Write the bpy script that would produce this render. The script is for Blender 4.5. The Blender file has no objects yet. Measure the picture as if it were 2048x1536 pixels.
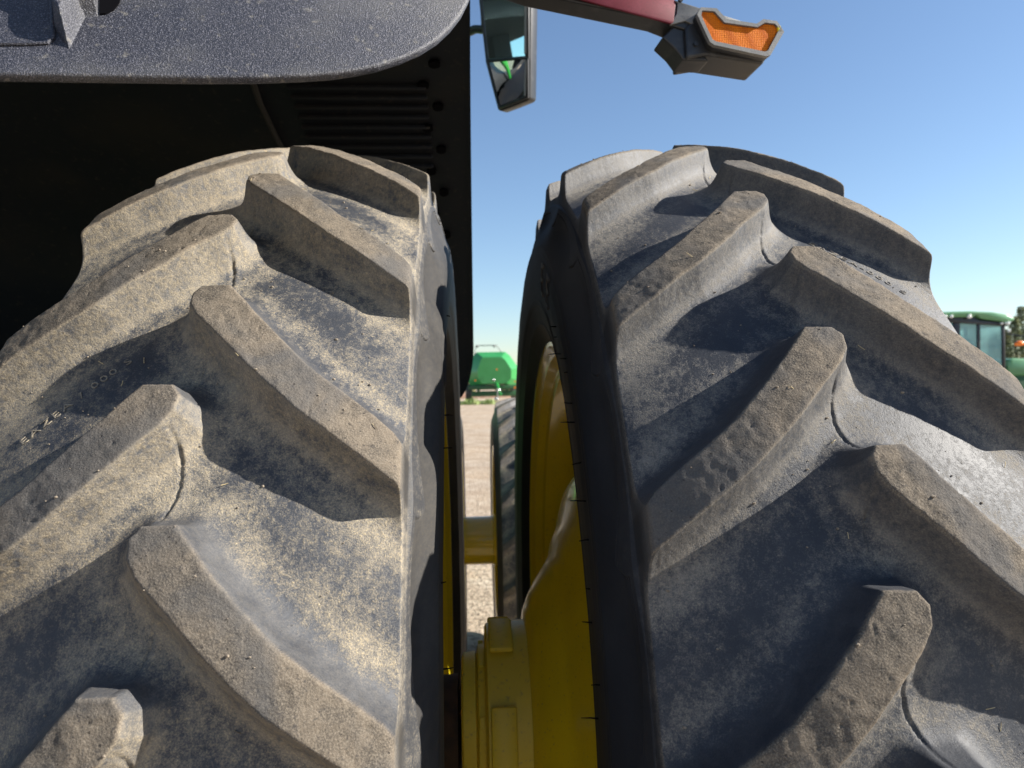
import bpy, bmesh, math, random
import numpy as np
from mathutils import Vector, Matrix
R_ = math.radians
random.seed(7)
S = bpy.context.scene
COL = S.collection

# ------------------------------------------------------------------ camera
FPX = 1476.7                                     # focal length in photo pixels (photo 2048 wide)
CAMZ = 1.6
MR = Matrix(((0.99838328, -0.05354554, -0.01907079),
             (0.05336339, 0.99852573, -0.00993594),
             (0.0195747, 0.00890219, 0.99976876)))   # rows: right, forward, up
cam_d = bpy.data.cameras.new('camera'); cam = bpy.data.objects.new('camera', cam_d); COL.objects.link(cam)
rt, fw, up = MR[0], MR[1], MR[2]
cam.matrix_world = Matrix(((rt[0], up[0], -fw[0], 0), (rt[1], up[1], -fw[1], 0), (rt[2], up[2], -fw[2], CAMZ), (0, 0, 0, 1)))
cam_d.sensor_width = 36; cam_d.lens = FPX / 2048 * 36
cam_d.clip_start = 0.02; cam_d.clip_end = 4000
cam_d.dof.use_dof = True; cam_d.dof.focus_distance = 0.76; cam_d.dof.aperture_fstop = 9.5
S.camera = cam

# ------------------------------------------------------------------ light
SUN = Vector((0.85, -0.07, 0.50)).normalized()
w = bpy.data.worlds.new('World'); S.world = w; w.use_nodes = True
wn = w.node_tree.nodes; wl = w.node_tree.links
sky = wn.new('ShaderNodeTexSky'); sky.sky_type = 'NISHITA'; sky.sun_disc = False
sky.sun_elevation = math.asin(SUN.z); sky.sun_rotation = math.atan2(SUN.x, SUN.y)
sky.air_density = 1.0; sky.dust_density = 0.35; sky.ozone_density = 3.0; sky.altitude = 300
bg = wn['Background']; bg.inputs['Strength'].default_value = 0.070
wl.new(sky.outputs[0], bg.inputs[0])
sl = bpy.data.lights.new('sun', 'SUN'); sl.energy = 5.0; sl.angle = R_(0.53); sl.color = (1.0, 0.94, 0.85)
so = bpy.data.objects.new('sun', sl); COL.objects.link(so)
so.rotation_euler = SUN.to_track_quat('Z', 'Y').to_euler(); so.location = (20, -5, 15)
S.view_settings.view_transform = 'Standard'; S.view_settings.look = 'None'
S.view_settings.exposure = 1.3; S.view_settings.gamma = 1

def ray(px, py):
    a, b = (px - 1024) / FPX, (768 - py) / FPX
    return rt * a + fw + up * b
def at(px, py, Y):                               # point at forward distance Y seen at photo pixel
    d = ray(px, py); return Vector((0, 0, CAMZ)) + d * (Y / d.y)
def onplane(px, py, P, n):
    d = ray(px, py); o = Vector((0, 0, CAMZ)); return o + d * ((P - o).dot(n) / d.dot(n))

# ------------------------------------------------------------------ object helpers
def tag(o, label=None, cat=None, group=None, kind=None):
    if label: o['label'] = label
    if cat: o['category'] = cat
    if group: o['group'] = group
    if kind: o['kind'] = kind
    return o
def empty(name, loc=(0, 0, 0), rz=0, parent=None):
    o = bpy.data.objects.new(name, None); COL.objects.link(o); o.location = loc; o.rotation_euler = (0, 0, rz)
    o.empty_display_size = .2
    if parent: o.parent = parent
    return o
def link(name, me, mat=None, parent=None):
    o = bpy.data.objects.new(name, me); COL.objects.link(o)
    if mat is not None: me.materials.append(mat)
    if parent is not None: o.parent = parent
    return o
class MB:
    def __init__(s): s.bm = bmesh.new()
    def box(s, c, d, rot=None, bev=0.0):
        r = bmesh.ops.create_cube(s.bm, size=1)['verts']
        M = Matrix.Translation(c) @ (rot if rot is not None else Matrix.Identity(4)) @ Matrix.Diagonal((d[0], d[1], d[2], 1))
        bmesh.ops.transform(s.bm, matrix=M, verts=r)
        if bev > 0:
            es = list({e for v in r for e in v.link_edges})
            bmesh.ops.bevel(s.bm, geom=es, offset=bev, segments=2, affect='EDGES', profile=.5)
        return s
    def prism(s, front, vec, bev=0.0, seg=2):   # polygon (3D points) extruded by vec
        a = [s.bm.verts.new(p) for p in front]; b = [s.bm.verts.new(Vector(p) + Vector(vec)) for p in front]
        n = len(a); fs = [s.bm.faces.new(a), s.bm.faces.new(b[::-1])]
        for i in range(n): fs.append(s.bm.faces.new((a[i], b[i], b[(i + 1) % n], a[(i + 1) % n])))
        bmesh.ops.recalc_face_normals(s.bm, faces=fs)
        if bev > 0:
            es = list({e for f in fs for e in f.edges})
            bmesh.ops.bevel(s.bm, geom=es, offset=bev, segments=seg, affect='EDGES', profile=.5, clamp_overlap=True)
        return s
    def tube(s, pts, r, n=10, caps=True):
        pts = [Vector(p) for p in pts]; rings = []
        rs = r if isinstance(r, (list, tuple)) else [r] * len(pts)
        for i, p in enumerate(pts):
            t = (pts[min(i + 1, len(pts) - 1)] - pts[max(i - 1, 0)]).normalized()
            u = t.orthogonal().normalized() if i == 0 else (u - t * u.dot(t)).normalized()
            v = t.cross(u)
            rings.append([s.bm.verts.new(p + (u * math.cos(a) + v * math.sin(a)) * rs[i]) for a in [2 * math.pi * k / n for k in range(n)]])
        for a, b in zip(rings, rings[1:]):
            for k in range(n): s.bm.faces.new((a[k], a[(k + 1) % n], b[(k + 1) % n], b[k]))
        if caps: s.bm.faces.new(rings[0][::-1]); s.bm.faces.new(rings[-1])
        return s
    def revolve(s, prof, C, n=96, cz=None, closed=False):   # profile [(x, r)] about an X axis through C
        rings = []
        for x, r in prof:
            dz = cz(r) if cz else 0
            rings.append([s.bm.verts.new((C[0] + x, C[1] - r * math.sin(a), C[2] + dz + r * math.cos(a))) for a in [2 * math.pi * k / n for k in range(n)]])
        prs = list(zip(rings, rings[1:])) + ([(rings[-1], rings[0])] if closed else [])
        for a, b in prs:
            for k in range(n): s.bm.faces.new((a[k], a[(k + 1) % n], b[(k + 1) % n], b[k]))
        return s
    def ball(s, c, r, sc=(1, 1, 1), sub=2):
        v = bmesh.ops.create_icosphere(s.bm, subdivisions=sub, radius=r)['verts']
        bmesh.ops.transform(s.bm, matrix=Matrix.Translation(c) @ Matrix.Diagonal((sc[0], sc[1], sc[2], 1)), verts=v)
        return s
    def build(s, name, mat, parent=None, smooth=35, keep_normals=False):
        me = bpy.data.meshes.new(name)
        if not keep_normals: bmesh.ops.recalc_face_normals(s.bm, faces=s.bm.faces)
        if parent is not None and parent.type == 'EMPTY' and parent.parent is None:
            bmesh.ops.translate(s.bm, vec=-Vector(parent.location), verts=s.bm.verts)
        for f in s.bm.faces: f.smooth = smooth > 0
        for e in s.bm.edges:
            if len(e.link_faces) == 2 and e.calc_face_angle(0) > R_(smooth): e.smooth = False
        s.bm.to_mesh(me); s.bm.free()
        return link(name, me, mat, parent)

# ------------------------------------------------------------------ materials
def mat(name, col, rough=.5, metal=0, spec=.5, noise=None, bump=None, coat=0, **kw):
    """noise: list of (scale, colour, lo, hi[, detail]) layers mixed over the base; bump: list of (scale, strength, distance)"""
    m = bpy.data.materials.new(name); m.use_nodes = True; nt = m.node_tree; N = nt.nodes; L = nt.links
    b = N['Principled BSDF']; b.inputs['Roughness'].default_value = rough; b.inputs['Metallic'].default_value = metal
    b.inputs['Specular IOR Level'].default_value = spec; b.inputs['Coat Weight'].default_value = coat
    b.inputs['Coat Roughness'].default_value = .08
    tc = N.new('ShaderNodeTexCoord'); c = None
    rgb = N.new('ShaderNodeRGB'); rgb.outputs[0].default_value = (*col, 1); c = rgb.outputs[0]
    for ly in noise or []:
        sc, cc, lo, hi = ly[:4]
        t = N.new('ShaderNodeTexNoise'); t.inputs['Scale'].default_value = sc; t.inputs['Detail'].default_value = ly[4] if len(ly) > 4 else 5
        L.new(tc.outputs['Object'], t.inputs['Vector'])
        mr = N.new('ShaderNodeMapRange'); mr.inputs[1].default_value = lo; mr.inputs[2].default_value = hi
        L.new(t.outputs['Fac'], mr.inputs[0])
        mx = N.new('ShaderNodeMix'); mx.data_type = 'RGBA'; L.new(mr.outputs[0], mx.inputs[0]); L.new(c, mx.inputs[6]); mx.inputs[7].default_value = (*cc, 1)
        c = mx.outputs[2]
    L.new(c, b.inputs['Base Color'])
    nrm = None
    for sc, st, ds in bump or []:
        t = N.new('ShaderNodeTexNoise'); t.inputs['Scale'].default_value = sc; t.inputs['Detail'].default_value = 4
        L.new(tc.outputs['Object'], t.inputs['Vector'])
        bp = N.new('ShaderNodeBump'); bp.inputs['Strength'].default_value = st; bp.inputs['Distance'].default_value = ds
        L.new(t.outputs['Fac'], bp.inputs['Height'])
        if nrm is not None: L.new(nrm, bp.inputs['Normal'])
        nrm = bp.outputs[0]
    if nrm is not None: L.new(nrm, b.inputs['Normal'])
    for k, v in kw.items(): b.inputs[k].default_value = v
    return m

def rubber(name, dust=1.0, tint=(.40, .335, .235), walls=1.0):
    m = bpy.data.materials.new(name); m.use_nodes = True; nt = m.node_tree; N = nt.nodes; L = nt.links
    b = N['Principled BSDF']
    at_ = N.new('ShaderNodeAttribute'); at_.attribute_name = 'mask'
    sp = N.new('ShaderNodeSeparateColor'); L.new(at_.outputs['Color'], sp.inputs[0])
    HF, SIDE, BIAS = sp.outputs[0], sp.outputs[1], sp.outputs[2]; TOP = at_.outputs['Alpha']
    tc = N.new('ShaderNodeTexCoord'); oi = N.new('ShaderNodeObjectInfo')
    ad = N.new('ShaderNodeVectorMath'); L.new(tc.outputs['Object'], ad.inputs[0]); L.new(oi.outputs['Location'], ad.inputs[1]); V = ad.outputs[0]
    def noise(sc, det=6, rough=.6, vec=V, dist=0):
        t = N.new('ShaderNodeTexNoise'); t.inputs['Scale'].default_value = sc; t.inputs['Detail'].default_value = det
        t.inputs['Roughness'].default_value = rough; t.inputs['Distortion'].default_value = dist; L.new(vec, t.inputs['Vector']); return t.outputs['Fac']
    def mth(op, a, b_=0.0, c_=None, clamp=False):
        n = N.new('ShaderNodeMath'); n.operation = op; n.use_clamp = clamp
        for i, x in enumerate((a, b_) if c_ is None else (a, b_, c_)):
            if isinstance(x, (int, float)): n.inputs[i].default_value = x
            else: L.new(x, n.inputs[i])
        return n.outputs[0]
    def mr(x, lo, hi, a=0, b_=1):
        n = N.new('ShaderNodeMapRange'); n.interpolation_type = 'SMOOTHSTEP'; L.new(x, n.inputs[0])
        for i, v in enumerate((lo, hi, a, b_)): n.inputs[i + 1].default_value = v
        return n.outputs[0]
    def mix(f, a, b_):
        n = N.new('ShaderNodeMix'); n.data_type = 'RGBA'
        if isinstance(f, (int, float)): n.inputs[0].default_value = f
        else: L.new(f, n.inputs[0])
        for i, x in ((6, a), (7, b_)):
            if isinstance(x, tuple): n.inputs[i].default_value = (*x, 1)
            else: L.new(x, n.inputs[i])
        return n.outputs[2]
    nA = noise(7, 4, .55, dist=.6); nB = noise(170, 9, .76, dist=.2); nC = noise(620, 4, .7); nD = noise(24, 5, .6, dist=1.0)
    # scuffed, streaky layer (stretched noise)
    mp = N.new('ShaderNodeMapping'); L.new(V, mp.inputs[0]); mp.inputs['Scale'].default_value = (1, .35, 1); mp.inputs['Rotation'].default_value = (.3, .2, .6)
    nS = noise(130, 6, .7, vec=mp.outputs[0])
    base = mix(mr(nA, .35, .7), (.014, .017, .024), (.028, .031, .038))
    base = mix(mth('MULTIPLY', SIDE, .5), base, (.010, .011, .013))
    # voids: speckled dust
    f = mth('ADD', mth('MULTIPLY', nA, .45), mth('MULTIPLY', nB, .90))
    f = mth('ADD', f, mth('MULTIPLY', nS, .60))
    f = mth('ADD', f, mth('MULTIPLY', nD, .55))
    f = mth('ADD', f, mth('MULTIPLY', nC, .60))
    f = mth('ADD', f, mth('MULTIPLY', BIAS, .50))
    vd = mr(f, 1.58 - .10 * dust, 2.14 - .10 * dust)
    vd = mth('MULTIPLY', vd, .66 + .12 * dust)
    haze = mth('MULTIPLY', mr(mth('ADD', nD, mth('MULTIPLY', BIAS, .6)), .30, 1.0), .09 + .15 * dust)
    # walls
    wm = mth('MULTIPLY', mr(HF, .04, .35), mr(HF, .9, .99, 1, 0))
    wd = mth('MULTIPLY', mr(mth('ADD', mth('MULTIPLY', nB, .7), mth('ADD', mth('MULTIPLY', nD, .5), mth('MULTIPLY', nC, .2))), .50, .92), .74 * walls)
    wd = mth('MULTIPLY', wd, mth('MULTIPLY_ADD', BIAS, .85, .15))
    d1 = mth('ADD', mth('MULTIPLY', vd, mth('SUBTRACT', 1, wm)), mth('MULTIPLY', wd, wm))
    # sidewall: thin film
    sd = mth('MULTIPLY', mr(mth('ADD', nS, mth('MULTIPLY', nA, .6)), -.1, 1.9), .17 * dust)
    d2 = mth('ADD', mth('MULTIPLY', d1, mth('SUBTRACT', 1, SIDE)), mth('MULTIPLY', sd, SIDE))
    gt = tuple(sum(tint) / 3 * .45 + x * .55 for x in tint)
    dustc = mix(wm, gt, tint)
    dustc = mix(mr(nD, .35, .65), dustc, tuple(x * .86 for x in gt))
    dustc = mix(mr(nC, .45, .7), dustc, (tint[0] * 1.2, tint[1] * 1.2, tint[2] * 1.2))
    film = mth('MULTIPLY', mth('MULTIPLY', mth('MULTIPLY_ADD', haze, .40, .015 + .03 * dust), mr(nC, .3, .7, .6, 1.3)), mth('SUBTRACT', 1, mth('MULTIPLY', SIDE, .8)))
    base = mix(film, base, (.36, .38, .42))
    c1 = mix(d2, base, dustc)
    # lug tops: worn, brown grey, gritty
    t1 = mix(mr(nD, .36, .66), (.088, .076, .063), (.165, .136, .104))
    t1 = mix(mth('MULTIPLY', mr(nC, .42, .68), .8), t1, (.235, .20, .155))
    t1 = mix(mth('MULTIPLY', mr(nB, .54, .66), .8), t1, (.060, .055, .052))
    t1 = mix(mth('MULTIPLY', mr(nA, .46, .64), .65), t1, (.085, .086, .088))
    topm = mth('MULTIPLY', TOP, mr(nB, .18, .42, .75, 1))
    c2 = mix(topm, c1, t1)
    vq = N.new('ShaderNodeTexVoronoi'); vq.inputs['Scale'].default_value = 150; L.new(mp.outputs[0], vq.inputs['Vector'])
    fl = mth('MULTIPLY', mth('MULTIPLY', mr(vq.outputs['Distance'], .10, .20, 1, 0), mr(nB, .50, .55)), mth('MULTIPLY', topm, .8))
    c2 = mix(fl, c2, (.03, .027, .025))
    L.new(c2, b.inputs['Base Color'])
    dz = mth('MAXIMUM', d2, topm)
    L.new(mr(dz, 0, .8, .56, .92), b.inputs['Roughness'])
    L.new(mth('MULTIPLY', mr(dz, 0, .8, .34, .10), mth('SUBTRACT', 1, mth('MULTIPLY', SIDE, .55))), b.inputs['Specular IOR Level'])
    # relief
    vo = N.new('ShaderNodeTexVoronoi'); vo.inputs['Scale'].default_value = 95; L.new(V, vo.inputs['Vector'])
    pit = mr(vo.outputs['Distance'], 0, .16, -1, 0)
    vo2 = N.new('ShaderNodeTexVoronoi'); vo2.inputs['Scale'].default_value = 420; L.new(V, vo2.inputs['Vector'])
    pit = mth('MULTIPLY', pit, mr(nB, .50, .56))
    hgt = mth('ADD', mth('MULTIPLY', nB, .5), mth('MULTIPLY', nC, .45))
    hgt = mth('ADD', hgt, mth('MULTIPLY', vo2.outputs['Distance'], .25))
    hgt = mth('ADD', hgt, mth('MULTIPLY', pit, .9))
    hgt = mth('MULTIPLY', hgt, mth('ADD', mth('MULTIPLY', dz, .75), mth('SUBTRACT', .40, mth('MULTIPLY', SIDE, .3))))
    bp = N.new('ShaderNodeBump'); bp.inputs['Strength'].default_value = .8; bp.inputs['Distance'].default_value = .0013
    L.new(hgt, bp.inputs['Height']); L.new(bp.outputs[0], b.inputs['Normal'])
    return m

M = {}
M['rubber_l'] = rubber('dusty_tyre_rubber', 1.0, tint=(.43, .345, .21))
M['rubber_r'] = rubber('worn_tyre_rubber', .30, tint=(.33, .285, .215), walls=.5)
M['rubber_f'] = mat('plain_tyre_rubber', (.045, .045, .048), .6, noise=[(14, (.17, .145, .11), .42, .72)], bump=[(90, .4, .003)])
M['yellow'] = mat('yellow_wheel_paint', (.90, .70, .02), .26, spec=.5, coat=.5, noise=[(9, (.82, .64, .03), .4, .75), (160, (.40, .30, .08), .62, .78)], bump=[(22, .10, .004)])
M['yellow_dull'] = mat('dusty_yellow_cast_paint', (.90, .70, .05), .42, noise=[(11, (.84, .64, .06), .35, .7), (120, (.52, .38, .08), .60, .78), (4, (.86, .68, .08), .5, .7)], bump=[(260, .25, .0012), (40, .2, .003)])
M['plastic'] = mat('grained_black_plastic', (.019, .021, .031), .48, spec=.5, noise=[(5, (.034, .036, .047), .38, .68), (14, (.085, .083, .080), .48, .90, 15), (110, (.15, .14, .12), .62, .76, 8), (900, (.15, .15, .18), .53, .70)], bump=[(900, .9, .0011), (330, .5, .001)])
M['plastic_in'] = mat('dark_fender_liner', (.011, .013, .018), .7, spec=.2, noise=[(3, (.020, .019, .020), .5, .7), (60, (.040, .034, .028), .6, .8)])
M['black'] = mat('satin_black_plastic', (.020, .021, .023), .42, spec=.5, noise=[(40, (.05, .05, .05), .55, .8)], bump=[(500, .3, .0006)])
M['grey_edge'] = mat('grey_weathered_plastic', (.16, .16, .155), .55, noise=[(30, (.22, .22, .21), .45, .7), (240, (.12, .12, .12), .55, .7)], bump=[(400, .3, .0006)])
M['red'] = mat('red_reflective_tape', (.125, .007, .018), .5, spec=.25, noise=[(26, (.16, .02, .035), .5, .75), (300, (.10, .006, .015), .5, .7)])
M['green'] = mat('green_machine_paint', (.022, .235, .035), .30, coat=.4, noise=[(3, (.03, .27, .06), .4, .7)])
M['green_d'] = mat('dark_green_frame_paint', (.012, .085, .022), .5, noise=[(6, (.03, .06, .03), .45, .7)])
M['glass'] = mat('tinted_cab_glass', (.80, .95, .94), .03, spec=.5, **{'Transmission Weight': 1.0, 'IOR': 1.10})
M['steel'] = mat('bright_steel', (.55, .55, .55), .28, metal=1, noise=[(40, (.3, .29, .27), .5, .7)])
M['dark'] = mat('oily_black_metal', (.025, .024, .023), .5, noise=[(20, (.06, .045, .03), .5, .7)])
M['rust'] = mat('brown_rusted_iron', (.045, .028, .018), .75, noise=[(30, (.09, .05, .03), .45, .7)], bump=[(80, .4, .002)])
M['orange'] = mat('orange_lamp_lens', (.9, .20, .01), .2, coat=.5)
M['mirror'] = mat('mirror_glass', (.80, .86, .86), .015, metal=1)
M['white'] = mat('white_lamp_lens', (.75, .75, .72), .15, coat=.6)
M['bark'] = mat('conifer_bark', (.10, .07, .05), .9, noise=[(12, (.05, .04, .03), .4, .7)])
M['shade_and_hair'] = mat('shade_and_hair_black', (.002, .002, .003), .9, spec=.05)  # black of the sidewall hairs, also painted in for shade in holes and pocket
M['seat'] = mat('dark_cab_cloth', (.04, .042, .045), .8)

# amber lens: a honeycomb of small reflector cells
def amber():
    m = bpy.data.materials.new('amber_reflector_lens'); m.use_nodes = True; N = m.node_tree.nodes; L = m.node_tree.links
    b = N['Principled BSDF']; b.inputs['Roughness'].default_value = .5; b.inputs['Coat Weight'].default_value = .0; b.inputs['Specular IOR Level'].default_value = .15
    tc = N.new('ShaderNodeTexCoord'); v = N.new('ShaderNodeTexVoronoi'); v.inputs['Scale'].default_value = 300; v.inputs['Randomness'].default_value = .2
    L.new(tc.outputs['Object'], v.inputs['Vector'])
    r = N.new('ShaderNodeValToRGB'); L.new(v.outputs['Distance'], r.inputs[0])
    r.color_ramp.elements[0].color = (.88, .27, .0, 1); r.color_ramp.elements[0].position = .15
    r.color_ramp.elements[1].color = (.30, .055, .0, 1); r.color_ramp.elements[1].position = .62
    n = N.new('ShaderNodeTexNoise'); n.inputs['Scale'].default_value = 45; L.new(tc.outputs['Object'], n.inputs['Vector'])
    mx = N.new('ShaderNodeMix'); mx.data_type = 'RGBA'; L.new(n.outputs['Fac'], mx.inputs[0]); L.new(r.outputs[0], mx.inputs[6]); mx.inputs[7].default_value = (.62, .14, .0, 1)
    L.new(mx.outputs[2], b.inputs['Base Color'])
    bp = N.new('ShaderNodeBump'); bp.inputs['Distance'].default_value = .001; bp.inputs['Strength'].default_value = .6; L.new(v.outputs['Distance'], bp.inputs['Height']); L.new(bp.outputs[0], b.inputs['Normal'])
    return m
M["amber"] = amber()
M["green_f"] = mat("sun_bleached_green_paint", (.10, .29, .12), .35, coat=.5, noise=[(3, (.13, .32, .15), .4, .7)])
M["green_b"] = mat("baler_green_paint", (.028, .24, .055), .32, coat=.4, noise=[(1.5, (.04, .27, .07), .4, .7)])
M["glass_f"] = mat("reflective_teal_glass", (.42, .72, .72), .08, **{"Transmission Weight": .55, "IOR": 1.3})

# ------------------------------------------------------------------ ground
gm = mat('packed_gravel_yard', (.42, .315, .215), .95, spec=.2,
         noise=[(.35, (.38, .31, .24), .4, .65), (3, (.54, .45, .35), .45, .7), (1.2, (.30, .22, .15), .5, .72, 6), (20, (.20, .155, .11), .50, .62, 8), (90, (.52, .44, .34), .56, .66, 4)],
         bump=[(28, .9, .03), (120, .8, .012)])
me = bpy.data.meshes.new('ground')
bm = bmesh.new(); bmesh.ops.create_grid(bm, x_segments=40, y_segments=40, size=1600); bm.to_mesh(me); bm.free()
tag(link('ground', me, gm), kind='structure')

# ------------------------------------------------------------------ big tyre
AX_Y, AX_Z = 1.5365, 1.002
XL, XR = -0.2769, 0.3660
LP = R_(15.0); PHL, PHR = 0.5692 - .0035, 0.5135 - .0035; HALF = 0.4857
UP_E = [(0, -3), (28, -4), (42, 13), (56, 31), (87, 66), (117, 97), (148, 121), (181, 145), (199, 160), (207, 170), (240, 200)]
LO_E = [(240, 246), (207, 218), (185, 202), (161, 185), (137, 167), (109, 147), (84, 124), (57, 98), (37, 76), (17, 55), (3, 40), (-7, 24), (-8, 8)]
POLY = np.array(UP_E + LO_E, float) / 1000
HT_D = np.array([-9, -5, -2.5, -1, 0, 1, 2, 3.5, 6, 9, 12, 16, 21, 27, 34, 42, 52]) / 1000
HT_H = np.array([1.0, 1.0, 1.0, .996, .980, .935, .865, .755, .575, .43, .318, .215, .130, .070, .030, .008, 0])

def vnoise(x, y, seed=0):                        # smooth 2D value noise in numpy
    def h(i, j):
        n = (i * 374761393 + j * 668265263 + seed * 974711) & 0x7fffffff
        n = ((n ^ (n >> 13)) * 1274126177) & 0x7fffffff
        return ((n ^ (n >> 16)) & 0xffff) / 65535.0
    xi = np.floor(x).astype(np.int64); yi = np.floor(y).astype(np.int64); fx = x - xi; fy = y - yi
    fx = fx * fx * (3 - 2 * fx); fy = fy * fy * (3 - 2 * fy)
    return (h(xi, yi) * (1 - fx) + h(xi + 1, yi) * fx) * (1 - fy) + (h(xi, yi + 1) * (1 - fx) + h(xi + 1, yi + 1) * fx) * fy

def sdf_poly(px, py, P):
    d = np.full(px.shape, 1e9); inside = np.zeros(px.shape, bool)
    n = len(P)
    for i in range(n):
        ax, ay = P[i]; bx, by = P[(i + 1) % n]
        ex, ey = bx - ax, by - ay; wx, wy = px - ax, py - ay
        t = np.clip((wx * ex + wy * ey) / (ex * ex + ey * ey), 0, 1)
        dx, dy = wx - ex * t, wy - ey * t
        d = np.minimum(d, dx * dx + dy * dy)
        c = ((ay <= py) & (by > py)) | ((by <= py) & (ay > py))
        if by != ay: inside ^= c & (px < ax + (py - ay) * ex / ey)
    d = np.sqrt(d); return np.where(inside, -d, d)

def tread(u, w, seed, period, poly=POLY, scale=1.0):
    """lug height fraction, signed distance and dust bias at (u, w)"""
    hs = np.zeros(u.shape); dm = np.full(u.shape, 1.0); bias = np.zeros(u.shape)
    wob = (vnoise(u * 260, w * 260, seed) - .5) * .0004 + (vnoise(u * 32, w * 32, seed + 3) - .5) * .0012
    for sd in (1, -1):
        off = 0 if sd > 0 else HALF * period
        W = np.mod(w - off, period)
        for k in (-1, 0, 1):
            sel = (u * sd > -.065)
            uu = (u * sd)[sel] / scale; ww = (W + k * period)[sel] / scale
            d = sdf_poly(uu, ww, poly) + wob[sel]
            h = np.interp(d, HT_D, HT_H)
            hs[sel] = np.maximum(hs[sel], 0) + h ** 4
            dm[sel] = np.minimum(dm[sel], d)
    hf = np.minimum(hs, 1) ** .25
    a = np.abs(u) / scale
    bias = np.clip((a - .11) / .07, 0, 1) * .38 * (1 - np.clip((a - .190) / .02, 0, 1) * .4)
    bias += np.exp(-((dm - .040) / .012) ** 2) * .30
    bias += np.exp(-(a / .035) ** 2) * .25
    bias -= np.clip((dm - .055) / .02, 0, 1) * .12
    return hf, dm, np.clip(bias, 0, 1)

SW_R = [.930, .905, .88, .855, .82, .79, .76, .73, .70, .678, .662]
SW_U = [.2105, .2185, .2285, .2375, .2400, .2395, .2370, .2320, .2245, .2110, .2010]

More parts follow.
